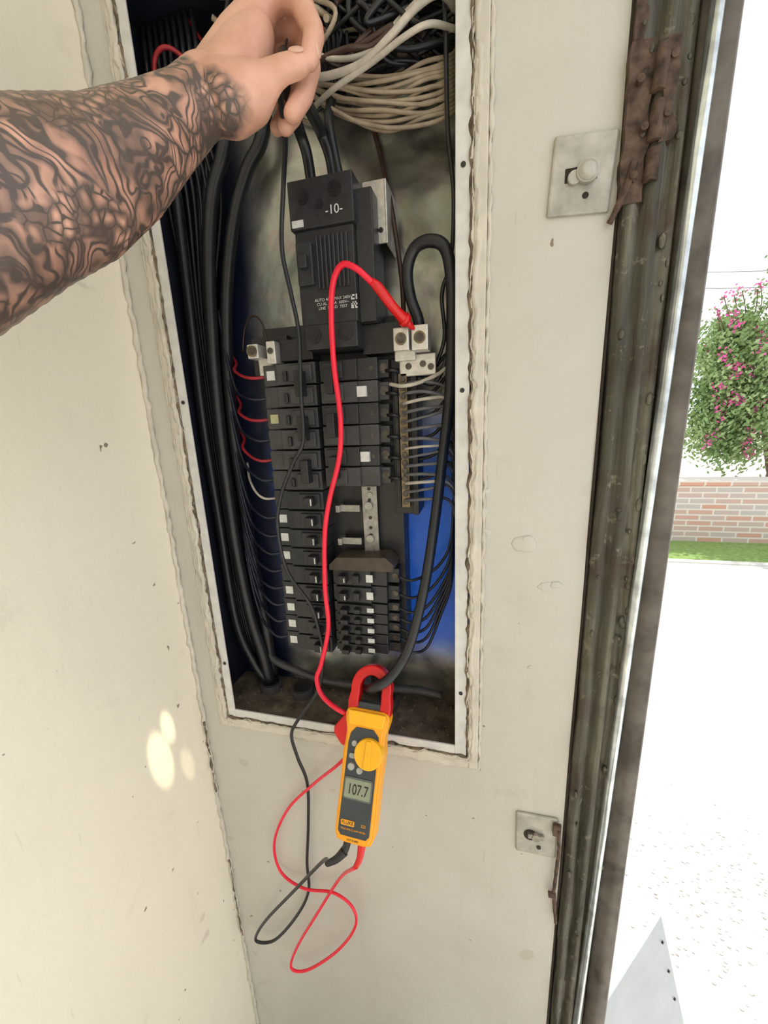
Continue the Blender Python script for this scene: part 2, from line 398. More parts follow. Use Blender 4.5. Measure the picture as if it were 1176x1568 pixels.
for k,z in enumerate(ztops):
    h=12.8 if k<2 else 7.6; M=skewM(z)
    addbox(body,-210,-128,34,66,z-h,z+h,M=M); addbox(body,-204,-150,28,36,z-h*.92,z+h*.92,M=M); addbox(body,-130,-112,44,66,z-h*.85,z+h*.85,M=M)
    addbox(tog,-196,-184,16,30,z-h*.5,z+h*.5,M=M); addbox(tog,-176,-166,20,30,z-h*.5,z+h*.5,M=M)
    if k<2: addbox(mark,-187,-185.5,15.3,16.2,z-3,z+3,M=M)
    addbox(stk,-157,-147,27.2,28.2,z-h*.45,z+h*.45,M=M)
    addcyl(scr,(-118+lean(z),43,z),4.5,(0,1,0),2,12)
obj('breaker_bodies_lower',body,M_black2,panel,bevel=.9)
obj('breaker_bodies_upper',body2,M_grey,panel,bevel=.9)
obj('breaker_toggles',tog,M_black,panel,bevel=1.5)
obj('breaker_stickers',stk,None,panel,mats=[M_sticker,M_sticky])
obj('breaker_toggle_marks',mark,M_sticker,panel)
obj('breaker_terminals',scr,M_screw,panel)
bm=bmesh.new()
pl=[(-216,1296),(-204,1308),(-132,1311),(-120,1300),(-122,1290),(-216,1288)]
vs=[[bm.verts.new(Vector((x,y,z))*S) for x,z in pl] for y in (22,60)]
bm.faces.new(vs[0]); bm.faces.new(vs[1][::-1])
for i in range(len(pl)): bm.faces.new((vs[0][i-1],vs[0][i],vs[1][i],vs[1][i-1]))
bmesh.ops.recalc_face_normals(bm,faces=bm.faces)
obj('retaining_plate',bm,simple('brown_black_plastic',(.06,.045,.032),.5),panel,bevel=1)
bm=bmesh.new()
addbox(bm,-170,-148,52,56,1306,1406)
for z in (1376,1327):
    addbox(bm,-204,-172,44,47,z-6,z+4); addbox(bm,-206,-200,38,56,z-6,z+4); addcyl(bm,(-160,47,z+2),6,(0,1,0),5,18)
addcyl(bm,(-158,50,1394),4,(0,1,0),3,12); addcyl(bm,(-160,50,1312),4,(0,1,0),3,12)
obj('bus_bar',bm,M_bus,panel,bevel=.6)
bm=bmesh.new()
for z in (1402,1386,1360,1345,1334): addcyl(bm,(-159,51,z),2.4,(0,1,0),1.5,12)
obj('bus_bar_holes',bm,M_black,panel)
bm=bmesh.new()
addbox(bm,-110,-91,22,50,1576,1602); addbox(bm,-88,-68,22,50,1575,1603)
addbox(bm,-108,-62,44,50,1548,1574); addbox(bm,-112,-86,36,52,1566,1578)
addbox(bm,-309,-293,24,48,1582,1600); addbox(bm,-282,-269,26,48,1574,1602); addbox(bm,-305,-275,42,48,1560,1584)
obj('terminal_lugs',bm,M_lug,panel,bevel=1.5)
bm=bmesh.new()
for x,z in ((-100.5,1589),(-78,1589),(-301,1591)):
    addcyl(bm,(x,20.6,z),7,(0,1,0),2,20,1); addcyl(bm,(x,20.0,z),5,(0,1,0),2,20,0)
for x,z in ((-96,1560),(-78,1562),(-68,1558),(-276,1590)): addcyl(bm,(x,43 if z<1580 else 25,z),4,(0,1,0),2,14,0)
obj('lug_screws',bm,None,panel,mats=[M_screw,M_brass])
bm=bmesh.new(); addbox(bm,-122,-88,56,98,1366,1572); addbox(bm,-96,-88,50,60,1366,1560); addbox(bm,-118,-112,50,60,1376,1560); obj('neutral_bar_base',bm,M_black,panel,bevel=1)
bm=bmesh.new(); addbox(bm,-110,-99,44,56,1378,1552)
for k in range(16):
    addcyl(bm,(-104.5,41.5,1386+k*10.6),3.8,(0,1,0),3,12,1)
obj('neutral_bar',bm,None,panel,mats=[M_brass,M_screw],bevel=.4)

def XYZ(s,y):
    v=[float(a) for a in s.split()]; return [(v[i],y,v[i+1]) for i in range(0,len(v),2)]
def P3(s):
    v=[float(a) for a in s.split()]; return [tuple(v[i:i+3]) for i in range(0,len(v),3)]
big=[]
big.append((P3("-82 46 1595  -82 40 1612  -90 35 1636  -92 30 1663  -82 25 1683  -63 20 1686  -47 20 1676  -41 25 1645  -42 40 1600  -45 45 1526  -54 40 1446  -64 30 1361  -77 15 1274  -97 0 1192  -120 -15 1153  -141 -25 1140  -158 -6 1122  -175 40 1105 -185 70 1085 -188 80 1045"),6.8))
big.append((XYZ("-300 1960 -327 1849 -356 1793 -374 1718 -386 1618 -393 1509 -395 1388 -393 1277 -383 1171 -370 1109 -362 1055",60),9))
big.append((XYZ("-262 1945 -281 1856 -310 1819 -338 1764 -362 1678 -375 1584 -380 1480 -378 1380 -372 1250 -366 1150 -362 1060",74),8.5))
big.append((XYZ("-415 1960 -412 1839 -418 1656 -423 1500 -420 1344 -416 1168 -391 1087 -366 1050",62),7))
big.append((XYZ("-350 1970 -385 1850 -402 1700 -406 1560 -407 1400 -402 1250 -390 1150 -370 1055",84),8))
big.append((XYZ("-330 1970 -366 1850 -386 1740 -398 1600 -404 1450 -404 1300 -398 1200 -384 1110 -366 1060",76),6))
wires('service_cables',big,M_cable,panel,14)
wires('feed_wires',[(P3("-187 -60 1817 -206 10 1814 -206 30 1798 -204 34 1766"),6.2),(P3("-176 -40 1801 -184 20 1810 -178 30 1790 -176 34 1766"),6.2),
   (P3("-170 60 1880 -176 30 1830 -172 30 1790 -168 34 1766"),5)],M_cable,panel,12)
wires('ground_cable',[(XYZ("-392 1170 -382 1125 -356 1092 -321 1078 -286 1068 -243 1062 -160 1064 -100 1068 -60 1064",70),6.5)],M_grey,panel,12)
wires('brown_wire',[(P3("-160 80 1900 -138 80 1835 -129 80 1800 -118 75 1748 -109 70 1688 -104 60 1648 -101 46 1600"),3)],M_brown,panel)
wires('thin_black_wires',[(P3("-50 20 1960 -46 20 1859 -45 30 1789 -39 30 1729 -43 40 1670 -54 45 1638 -52 50 1589 -70 60 1553 -85 48 1551"),2.4),
   (P3("-85 46 1545 -66 50 1538 -52 50 1560 -46 55 1590 -44 60 1640 -50 60 1690"),3)],M_cable,panel)
g=[];bl=[];wt=[]
for k in range(14):
    z=1388+k*11.5; e=random.uniform(-8,10)
    spec=([(-106,46,z),(-95,36,z+2),(-72,34,z+4+e*.3),(-48,50,z+e),(-40,70,z-30+e),(-40,85,z-90)],random.choice((1.7,1.9,2.2)))
    (wt if k in (2,6,11) else g).append(spec)
wt.append(([(-120,40,1540),(-100,30,1536),(-75,34,1541),(-50,50,1556),(-42,70,1585)],2.4))
for i in range(6):
    z=1560-27.5*i
    bl.append(([(-126,44,z-3),(-114,40,z-4),(-100,62,z-10),(-70,66,z-4),(-46,60,z+14),(-40,60,z-30)],2.3))
for k,z in enumerate(ztops):
    bl.append(([(-118,42,z),(-100,40,z-4),(-80,54,z),(-60,62,z+16+6*k),(-46,64,z+48+8*k),(-42,70,z+110+6*k)],2.1))
wires('grey_branch_wires',g,simple('grey_wire',(.11,.11,.12),.45),panel,8); wires('white_branch_wires',wt,M_lgrey,panel,8)
rd=[];bw=[]
for i in range(15):
    z=1560-28.5*i; x=-298+lean(z); up=random.uniform(4,16)
    spec=([(x+2,44,z),(x-14,38,z-1),(x-34,44,z+up*.5),(x-56,58,z+up+8),(x-70,66,z+up+50),(x-78,70,z+up+120)],2.2)
    if i in (0,2,4): rd.append((spec[0][:4]+[(x-66,80,z+up+20),(x-78,88,z+up+34)],2.2))
    elif i in (6,): wt2=[([(x+2,44,z),(x-14,36,z+1),(x-30,40,z+10),(x-50,58,z+28),(x-62,76,z+50)],1.8)]
    else: bw.append(spec)
wires('red_branch_wires',rd,M_redw,panel,8); wires('black_branch_wires',bl,M_cable,panel,8)
wires('blue_branch_wires',bw,M_bluewire,panel,8); wires('white_wire',wt2,M_lgrey,panel,8)
wires('bare_wire',[(P3("-280 30 1596 -292 40 1628 -310 50 1640 -330 60 1630 -345 70 1600"),1.2)],M_brown,panel,8)

specs=[]
for k in range(14):
    o=k*3.9; j=random.uniform(-3,3)
    specs.append(([(-222,56-k,1895+j),(-205,46,1866+o*.25),(-167,36+random.uniform(-8,8),1828+o*.75+j),(-115,34+random.uniform(-8,8),1804+o+j),(-70,34,1803+o-j),(-44,42,1810+o),(-37,62,1830+o)],2.1))
wires('beige_wire_bundle',specs,M_beige,panel,8,8)
wires('light_grey_cables',[
  (P3("-230 50 1880 -200 24 1862 -165 12 1850 -129 8 1850 -98 4 1862 -72 4 1878 -50 8 1886 -37 30 1888"),3.6),
  (P3("-205 50 1850 -165 18 1842 -120 8 1848 -85 4 1858 -60 6 1864 -37 24 1868"),2.8),
  (P3("-230 60 1930 -190 20 1880 -150 14 1862 -120 18 1866 -92 20 1885 -60 24 1905 -38 30 1915"),2.6)],M_lgrey,panel,10,8)
tb=[];tl=[];tn=[]
for k in range(64):
    x=random.uniform(-260,-60); z=random.uniform(1885,1965); p=[(x,random.uniform(25,85),z)]
    for q in range(5):
        l=p[-1]; p.append((min(-40,max(-425,l[0]+random.uniform(-60,60))),min(90,max(12,l[1]+random.uniform(-25,25))),min(1980,max(1868,l[2]+random.uniform(-32,32)))))
    (tl if k%6==0 else tn if k%6==3 else tb).append((p,random.choice((2,2.4,3))))
for k in range(7):
    x=-200+k*7; tb.append(([(x,70,1985),(x-6,50,1930),(x+10-k*3,44,1880),(x-k*2,46,1850),(x-30,56,1900)],2.8))
for k in range(9):
    x=-425+k*9; tb.append(([(x,60,1985),(x+14,40,1930),(x+2,50,1870),(x-1,60+k*2,1800),(-432+k*5,80,1650),(-434+k*4,84,1450),(-430+k*4,84,1200),(-410+k*5,80,1060)],2.6))
wires('black_wire_tangle',tb,M_cable,panel,8,7); wires('pale_wire_tangle',tl,M_beige,panel,8,7); wires('brown_wire_tangle',tn,M_brown,panel,8,7)
wires('red_wire_tangle',[(P3("-405 40 1900 -390 30 1925 -372 30 1932 -355 40 1922 -345 60 1900"),2.6),(P3("-365 70 1985 -340 80 1930 -372 84 1850 -392 88 1760 -400 90 1650"),2.0)],M_redw,panel,8)

# ------------------------------------------------------------ clamp meter
meter=empty('clamp_meter')
Dn=Vector((-8,-100,-191)).normalized(); Xm=Vector((1,0,-.03)); Xm=(Xm-Dn*Xm.dot(Dn)).normalized(); Nm=Xm.cross(-Dn)
MM=Matrix(((Xm.x,Dn.x,Nm.x,0),(Xm.y,Dn.y,Nm.y,0),(Xm.z,Dn.z,Nm.z,0),(0,0,0,1))); MM.translation=Vector((-148,2,1156))*S
def mpt(a,l,h): return MM@(Vector((a,l,h))*S)
def slab(bm,outline,h0,h1,mi=0,inset=0):
    n=len(outline); cx=sum(p[0] for p in outline)/n; cy=sum(p[1] for p in outline)/n
    def sc(p,k): return (cx+(p[0]-cx)*k,cy+(p[1]-cy)*k)
    A=[bm.verts.new(mpt(p[0],p[1],h0)) for p in outline]
    B=[bm.verts.new(mpt(*sc(p,1-inset),h1)) for p in outline]
    bm.faces.new(A).material_index=mi; bm.faces.new(B[::-1]).material_index=mi
    for i in range(n): bm.faces.new((A[i-1],B[i-1],B[i],A[i])).material_index=mi
def fin(bm): bmesh.ops.recalc_face_normals(bm,faces=bm.faces); return bm
def rrect(a0,a1,l0,l1,r,k=5):
    out=[]
    for cx,cy,s in ((a1-r,l0+r,-90),(a1-r,l1-r,0),(a0+r,l1-r,90),(a0+r,l0+r,180)):
        for i in range(k+1):
            q=math.radians(s+90*i/k); out.append((cx+r*math.cos(q),cy+r*math.sin(q)))
    return out
half=[(0,58),(22,58),(29,60),(31,66),(30,74),(27,86),(27,100),(28.5,110),(28,125),(27,150),(27,190),(26.5,208),(23,216),(14,218),(0,218)]
outl=half+[(-a,l) for a,l in half[::-1][1:-1]]
bm=bmesh.new(); slab(bm,outl,-14,12,inset=0); slab(bm,[(a*.93,58+(l-58)*.985+1) for a,l in outl],12,16,inset=.03)
obj('meter_body',fin(bm),M_yel,meter,bevel=3,seg=3)
bm=bmesh.new(); slab(bm,[(-12,80),(12,80),(20,88),(21,100),(21,203),(17,208),(-17,208),(-21,203),(-21,100),(-19,88)],16,17.2); obj('meter_face',fin(bm),M_face,meter,bevel=1)
bm=bmesh.new(); slab(bm,[(-27,60),(27,60),(24,78),(-24,78)],16,17.4,inset=.04); obj('meter_collar',fin(bm),M_dial,meter,bevel=1)
bm=bmesh.new(); slab(bm,[(9+20*math.cos(t*math.pi/18),109+20*math.sin(t*math.pi/18)) for t in range(36)],8,23,inset=.06)
slab(bm,[(5,92),(12,92),(14,126),(4,126)],22.6,25); obj('meter_dial',fin(bm),M_dial,meter,bevel=1.2)
bm=bmesh.new()
for a,l,r in ((-12,100,4),(-13,128,5),(-1,131,4.5)): slab(bm,[(a+r*math.cos(t*math.pi/9),l+r*math.sin(t*math.pi/9)) for t in range(18)],17,19.4,inset=.15)
slab(bm,rrect(-17,-7,112,118,2),17,19); obj('meter_buttons',fin(bm),simple('button_grey',(.35,.35,.34),.5),meter)
bm=bmesh.new(); slab(bm,rrect(-20,19,140,166,3),17,18.2); obj('meter_lcd_bezel',fin(bm),simple('lcd_bezel',(.12,.13,.13),.3),meter)
bm=bmesh.new(); slab(bm,rrect(-18,17,142,164,2),18.2,18.6); obj('meter_lcd',fin(bm),M_lcd,meter)
Mrot=Matrix(((Xm.x,-Dn.x,Nm.x),(Xm.y,-Dn.y,Nm.y),(Xm.z,-Dn.z,Nm.z))).to_euler()
def mtext(name,body,a,l,h,size,mat):
    c=bpy.data.curves.new(name,'FONT'); c.body=body; c.size=size*S; c.extrude=.0001; c.align_x='CENTER'; c.align_y='CENTER'; c.materials.append(mat)
    o=bpy.data.objects.new(name,c); COL.objects.link(o); o.parent=meter; o.location=mpt(a,l,h); o.rotation_euler=Mrot; return o
t=mtext('meter_reading','107.7',0,154,18.9,16,M_ink); t.scale=(.8,1.1,1)
bm=bmesh.new(); slab(bm,rrect(-18,0,190,196,1),17.2,17.7); obj('meter_badge',fin(bm),M_yel,meter)
mtext('meter_badge_text','FLUKE',-9,193,17.9,5.6,M_ink); mtext('meter_badge_caption','TRUE RMS CLAMP METER',-1,200,17.5,3,M_yel); mtext('meter_model_text','323',12,193,17.5,4.5,M_yel)
mtext('meter_warning','CAT III 600V',0,212,16.4,3,M_ink)
def jaw():
    bm=bmesh.new(); outer=[];inner=[]
    K=32
    for i in range(K+1):
        q=math.radians(205-230*i/K)
        outer.append((29*math.cos(q),31-31*math.sin(q)))
        inner.append((15.5*math.cos(q),33-19*math.sin(q)))
    outer=[(-30,66)]+[(-31,50)]+outer[2:-2]+[(31,50),(30,66)]
    inner=[(-15,58)]+[(-16,48)]+inner[2:-2]+[(16,48),(15,58)]
    n=len(outer)
    def row(L,h): return [bm.verts.new(mpt(a,l,h)) for a,l in L]
    o0,o1,i0,i1=row(outer,-10),row(outer,10),row(inner,-10),row(inner,10)
    for k in range(n-1):
        bm.faces.new((o1[k],o1[k+1],i1[k+1],i1[k])); bm.faces.new((o0[k],i0[k],i0[k+1],o0[k+1]))
        bm.faces.new((o0[k],o0[k+1],o1[k+1],o1[k])); bm.faces.new((i0[k],i1[k],i1[k+1],i0[k+1]))
    bm.faces.new((o0[0],o1[0],i1[0],i0[0])); bm.faces.new((o0[-1],i0[-1],i1[-1],o1[-1]))
    return fin(bm)
obj('meter_jaw',jaw(),M_redp,meter,bevel=2.5,seg=3)
bm=bmesh.new(); slab(bm,[(-30,66),(-22,64),(-22,112),(-34,108),(-46,96),(-47,88),(-40,78)],-9,9); obj('meter_trigger',fin(bm),M_redp,meter,bevel=3,seg=3)
bm=bmesh.new(); slab(bm,[(-15,50),(15,50),(18,60),(-18,60)],-8,8); obj('jaw_pivot',fin(bm),M_face,meter,bevel=1)
def m3(a,l,h):
    v=mpt(a,l,h)/S; return (v.x,v.y,v.z)
bm=bmesh.new(); addtube(bm,[m3(-11,212,0),m3(-11,226,0),m3(-14,236,0)],5,3,12); addtube(bm,[m3(-13,234,0),m3(-22,244,2),m3(-34,252,3)],lambda t:6-2.5*t,4,12); obj('black_plug',bm,M_black,meter)
bm=bmesh.new(); addtube(bm,[m3(9,212,0),m3(9,226,0),m3(8,238,0),m3(4,248,0)],lambda t:6-2.6*t,4,12); obj('red_plug',bm,M_redp,meter)

# ------------------------------------------------------------ test leads
lead=empty('test_lead')
bl=P3("-176 -84 1800 -175 -92 1790 -176 -92 1780 -184 -74 1774 -196 -46 1766 -220 -10 1746 -233 0 1694 -229 5 1647 -225 8 1604 -229 8 1535 -232 8 1474 -250 8 1444 -273 8 1399 -283 8 1352 -275 8 1288 -244 8 1239 -234 8 1198 -229 5 1162 -237 -5 1107 -269 -15 1058 -282 -20 1030 -276 -20 989 -267 -15 935 -276 -10 846 -287 -10 756 -290 -12 689 -321 -15 619 -374 -15 539 -411 -20 533 -381 -25 601 -300 -40 730 -228 -60 848")+[m3(-34,252,3)]
bm=bmesh.new(); addtube(bm,bl,2.6,8,10); obj('lead_wire',bm,M_cable,lead)
bm=bmesh.new(); addtube(bm,[(-177,-74,1812),(-176,-84,1800),(-175,-92,1790),(-176,-92,1781)],lambda t:5-2*t,5,12); addcyl(bm,(-177,-74,1811),1.1,(0,.5,1),18,8); obj('probe',bm,M_black,lead)
lead2=empty('test_lead')
rl=P3("-123 -15 1642 -139 -20 1656 -154 -20 1661 -167 -15 1648 -176 -5 1618 -180 3 1562 -177 5 1501 -182 5 1452 -200 5 1396 -211 5 1346 -217 5 1268 -216 3 1208 -228 -5 1153 -233 -15 1132 -220 -25 1111 -186 -32 1096 -165 -14 1080 -158 0 1060 -175 -10 1035 -195 -40 1018 -253 -20 943 -311 -12 867 -347 -10 782 -342 -10 716 -293 -20 708 -237 -22 721 -202 -25 704 -201 -25 658 -243 -20 573 -307 -20 497 -341 -20 488 -322 -20 552 -269 -28 668 -213 -40 788")+[m3(4,248,0)]
bm=bmesh.new(); addtube(bm,rl,lambda t:3.4 if t<.45 else 2.4,8,10); obj('lead_wire',bm,M_red,lead2)
bm=bmesh.new()
addtube(bm,[(-128,-14,1646),(-118,-10,1638),(-104,0,1619),(-92,16,1606)],lambda t:3+2.6*min(1,t*3)+(0 if t<.8 else (t-.8)*8),6,14)
addtube(bm,[(-95,13,1609),(-92,16,1606)],8,2,14); addtube(bm,[(-92,16,1606),(-84,24,1598)],lambda t:5-3*t,3,12)
obj('probe',bm,M_redp,lead2)

# ------------------------------------------------------------ latch plates
def latch(name,x0,x1,z0,z1,tilt,lower=False):
    e=empty(name); cx=(x0+x1)/2; cz=(z0+z1)/2
    Rm=Matrix.Translation(Vector((cx,0,cz))*S)@Matrix.Rotation(tilt,4,'Y')@Matrix.Translation(-Vector((cx,0,cz))*S)
    bm=bmesh.new(); addbox(bm,x0,x1,-4,0.5,z0,z1,M=Rm); obj('plate',bm,M_latch,e,bevel=2.0)
    bm=bmesh.new()
    if not lower:
        addbox(bm,cx-15,cx+13,-5,-3.5,cz-6,cz+6); addcyl(bm,(cx+4,-3,cz-18),3,(0,-1,0),1.6,14)
        obj('slot',bm,M_dark,e,bevel=.8)
        bm=bmesh.new(); addcyl(bm,(cx+4,-4,cz),10,(0,-1,0),6,24); addcyl(bm,(cx+4,-10,cz),9,(0,-1,0),3,24,r2=5); addcyl(bm,(cx-7,-4,cz-3),6,(0,-1,0),4,20)
        obj('stud',bm,M_latch,e,bevel=1)
    else:
        addcyl(bm,(cx-8,-3.5,cz),9,(0,-1,0),1.6,20); addcyl(bm,(cx+4,-3.5,cz-20),3,(0,-1,0),1.6,14); obj('slot',bm,M_dark,e)
        bm=bmesh.new(); addbox(bm,cx-12,cx+10,-9,-4,cz-2,cz+5); addcyl(bm,(cx-1,-4,cz+1),6,(0,-1,0),6,20); obj('stud',bm,M_knob,e,bevel=1)
        bm=bmesh.new(); addbox(bm,100,110,-9,-5,925,944); addtube(bm,[(107,-8,936),(109,-8,905),(108,-8,860),(107,-8,822)],2.4,5,8,rough=.4)
        addcyl(bm,(100,-8,815),4,(1,0,0),10,14); addtube(bm,[(108,-8,816),(110,-8,790),(113,-8,762)],2.6,5,8,rough=.4); obj('hasp',bm,M_rust,e)
    return e
latch('latch_plate',55,110,1680,1746,.06); latch('latch_plate',52,107,878,948,-.02,True)

# ------------------------------------------------------------ steel door frame
jamb=empty('door_frame')
def profile(name,pts,z0,z1,mat,shear=0,nz=120,amp=0):
    bm=bmesh.new(); rows=[]
    for k in range(nz+1):
        z=z0+(z1-z0)*k/nz; r=[]
        for i,(x,y) in enumerate(pts):
            dd=amp*noise.noise(Vector((i*1.7,z*.012,3))) + amp*.6*noise.noise(Vector((i*.9,z*.05,7)))
            r.append(bm.verts.new(Vector((x+(z-1500)*shear*(1 if x>150 else 0)+dd*.5,y+dd,z))*S))
        rows.append(r)
    n=len(pts)
    for a,b in zip(rows[:-1],rows[1:]):
        for i in range(n): bm.faces.new((a[i-1],a[i],b[i],b[i-1])).smooth=True
    bm.faces.new(rows[0]); bm.faces.new(rows[-1][::-1]); bmesh.ops.recalc_face_normals(bm,faces=bm.faces)
    return obj(name,bm,mat,jamb)
profile('frame_channel',[(117,110),(117,4),(120,-6),(128,-9),(134,-3),(137,-10),(146,-13),(150,-5),(155,-9),(160,-11),(164,-4),(164,110)],0,2400,M_jamb,amp=4)
profile('frame_edge_tube',[(168+5*math.cos(q*math.pi/8),-12+7*math.sin(q*math.pi/8)) for q in range(16)],0,2400,M_bare,shear=.016,amp=1.2)
profile('frame_outer_leg',[(166,110),(165,-6),(172,-8),(177,-12),(190,-12),(194,-6),(195,110)],0,2400,M_taupe,amp=3.0)
bm=bmesh.new()
addtube(bm,[(115.5,0,0),(115.5,0,2390)],1.8,20,6,rough=.8)
obj('seal_gap',bm,M_dark,jamb)
bm=bmesh.new()
for z0,z1 in ((1694,1718),(1724,1752),(1760,1792)):
    addtube(bm,[(137,-12,z0),(138,-12,z1)],5.5,4,12,rough=.35)
def plate(x0,x1,z0,z1,y):
    k=14; rows=[]
    for j in range(k+1):
        z=z0+(z1-z0)*j/k; xa=x0+3*noise.noise(Vector((1,z*.05,0))); xb=x1+5*noise.noise(Vector((4,z*.05,0)))
        rows.append([bm.verts.new(Vector((xa,y,z))*S),bm.verts.new(Vector((xb,y,z))*S),bm.verts.new(Vector((xb,2,z))*S),bm.verts.new(Vector((xa,2,z))*S)])
    for a,b in zip(rows[:-1],rows[1:]):
        for i in range(4): bm.faces.new((a[i-1],a[i],b[i],b[i-1]))
    bm.faces.new(rows[0]); bm.faces.new(rows[-1][::-1])
plate(114,133,1680,1800,-10); plate(116,129,1800,2100,-8); plate(140,150,1722,1796,-14)
for x,z in ((123,1700),(128,1735),(122,1770),(145,1742),(146,1782)): addcyl(bm,(x,-16,z),3.2,(0,1,0),8,10)
addtube(bm,[(109,-5,1668),(117,-9,1686),(124,-11,1712)],3.2,5,8,rough=.4)
bmesh.ops.recalc_face_normals(bm,faces=bm.faces)
obj('rusted_hinge',bm,M_rust,jamb)
bm=bmesh.new()
random.seed(5)
for k in range(60):
    z=random.uniform(700,1820); x=random.choice((126,143,156,160))+random.uniform(-4,4)
    bmesh.ops.create_icosphere(bm,subdivisions=2,radius=random.uniform(1.2,3.6)*S,matrix=Matrix.Translation(Vector((x,-10,z))*S)@Matrix.Diagonal((1,.6,random.uniform(.8,3.0),1)))
obj('weld_spatter',bm,M_jamb,jamb,smooth=True)

cv=empty('metal_cover_sheet')
A=Vector((388,274,416)); B=Vector((198,78,357)); dn=Vector((77,15,-292))/292
bm=bmesh.new(); q=[A,B,B+dn*357,A+dn*416]; nn=(B-A).cross(dn).normalized()*3
f=[bm.verts.new(p*S) for p in q]; b2=[bm.verts.new((p+nn)*S) for p in q]
bm.faces.new(f); bm.faces.new(b2[::-1])
for i in range(4): bm.faces.new((f[i-1],b2[i-1],b2[i],f[i]))
bmesh.ops.recalc_face_normals(bm,faces=bm.faces); obj('sheet',bm,M_sheet,cv,bevel=1)
bm=bmesh.new()
for t in (60,150,240):
    p=A+dn*t+(B-A).normalized()*16; addcyl(bm,p-nn,3,nn,9,12)
obj('screw_holes',bm,M_black,cv)

# ------------------------------------------------------------ outdoors
bm=bmesh.new(); addbox(bm,800,12000,3770,4400,-20,8); obj('lawn',bm,M_grass)
bm=bmesh.new(); addbox(bm,800,12000,4400,4640,-20,640); addbox(bm,780,12020,4385,4655,640,690); obj('brick_garden_wall',bm,M_brick)
bm=bmesh.new(); addbox(bm,800,12000,3700,3770,-20,14); obj('kerb',bm,M_concrete)
bm=bmesh.new(); random.seed(21)
for k in range(420):
    x=random.gauss(760,170); y=random.gauss(620,170); r=random.uniform(1.5,5)
    bmesh.ops.create_icosphere(bm,subdivisions=1,radius=r*S,matrix=Matrix.Translation(Vector((x,y,r*.3))*S)@Matrix.Diagonal((1.3,1,.5,1)))
obj('gravel',bm,simple('gravel_stone',(.55,.53,.50),.9),None)
random.seed(9)
tree=empty('flowering_tree')
lf=bmesh.new(); fl=bmesh.new(); br=bmesh.new()
addtube(br,[(3640,5700,0),(3620,5700,500),(3640,5700,900),(3600,5700,2000)],lambda t:75-40*t,6,10,rough=.3)
addtube(br,[(3620,5700,500),(3450,5650,1000),(3300,5600,1500)],lambda t:40-22*t,6,8,rough=.3)
clumps=[]
for k in range(60):
    a=random.uniform(0,6.28); ph=random.uniform(-.95,1); r=random.uniform(.55,1)
    c=Vector((3560+1000*r*math.cos(a)*math.sqrt(max(0,1-ph*ph*.5)),5700+700*r*math.sin(a),1830+800*ph*r)); clumps.append(c)
    if k%3==0: addtube(br,[(3600,5700,1200),((3640+c.x)/2,5700+(c.y-5700)*.3,(1400+c.z)/2),tuple(c)],lambda t:26-18*t,4,6)
for c in ((2780,5500,1250),(2850,5450,1500),(2760,5500,1700),(2830,5500,1950),(2950,5450,1100),(2740,5500,2150),(2900,5500,2300),(2800,5480,1120),(3020,5450,960),(2720,5500,1400),(2660,5500,1250),(2640,5500,1600),(2680,5500,1900),(2700,5480,1020),(2900,5450,900),(3150,5450,900),(3120,5450,1150)): clumps.append(Vector(c))
def leaf(bm,c,s):
    n=Vector((random.gauss(0,1),random.gauss(0,1),random.gauss(0,1))).normalized(); t=n.orthogonal().normalized(); b=n.cross(t)
    ps=[c-t*s,c-b*s*.5+t*.1*s,c+t*s,c+b*s*.5]
    bm.faces.new([bm.verts.new(p*S) for p in ps])
for c in clumps:
    for k in range(320):
        leaf(lf,c+Vector((random.gauss(0,130),random.gauss(0,130),random.gauss(0,120))),random.uniform(22,42))
    o=c+Vector((random.uniform(-160,160),-220,random.uniform(-60,190)))
    for k in range(18): leaf(fl,o+Vector((random.gauss(0,34),random.gauss(0,30),random.gauss(0,38))),random.uniform(16,28))
for k in range(14):
    s=Vector((2720+k*60,5500,2100+k*60)); e=s+Vector((random.uniform(-160,80),0,random.uniform(260,620)))
    addtube(br,[s,(s+e)/2+Vector((20,0,0)),e],5,3,5)
    for j in range(50):
        leaf(lf,s.lerp(e,random.random())+Vector((random.gauss(0,40),0,random.gauss(0,40))),24)
    for j in range(14): leaf(fl,e+Vector((random.gauss(0,26),0,random.gauss(0,34))),20)
obj('foliage',lf,M_leaf,tree); obj('blossoms',fl,M_flower,tree); obj('branches',br,M_bark,tree)
pl=empty('power_line')
wires('cables',[([(3500,14000,5400),(9000,13000,4700),(16000,12000,5300)],7),([(3500,14000,5000),(9000,13000,4300),(16000,12000,4900)],7)],M_cable,pl,6,8)

# ------------------------------------------------------------ arm
arm=empty('tattooed_arm',Vector((-228,-97,1785))*S)
arm.rotation_euler=Matrix(((.9683,-.0186,.249),(.2461,.2392,-.9393),(-.0421,.971,.2362))).to_euler()
bm=bmesh.new()
def caps(P):
    for (a,ra),(b,rb) in zip(P[:-1],P[1:]):
        a=Vector(a);b=Vector(b);n=max(2,int((b-a).length/(min(ra,rb)*.22)))
        for i in range(n+1):
            t=i/n; bmesh.ops.create_icosphere(bm,subdivisions=3 if max(ra,rb)>18 else 2,radius=(ra*(1-t)+rb*t)*S,matrix=Matrix.Translation((a.lerp(b,t))*S))
caps([((-185,-330,320),52),((-150,-300,190),50),((-121,-238,134),50),((-95,-182,100),49),((-79,-152,75),46),((-61,-115,50),39),((-42,-67,25),31.5),((-23,-32,10),26),((-12,-8,0),26)])
caps([((-14,-8,-6),25),((14,40,-4),20),((40,72,2),13)])
caps([((-16,-6,-8),24),((8,46,-20),19),((31,82,-20),13)])
caps([((-18,-6,-12),22),((0,46,-34),17),((16,84,-40),12.5)])
caps([((-18,-6,-14),20),((-8,42,-44),15),((0,74,-56),11.5)])
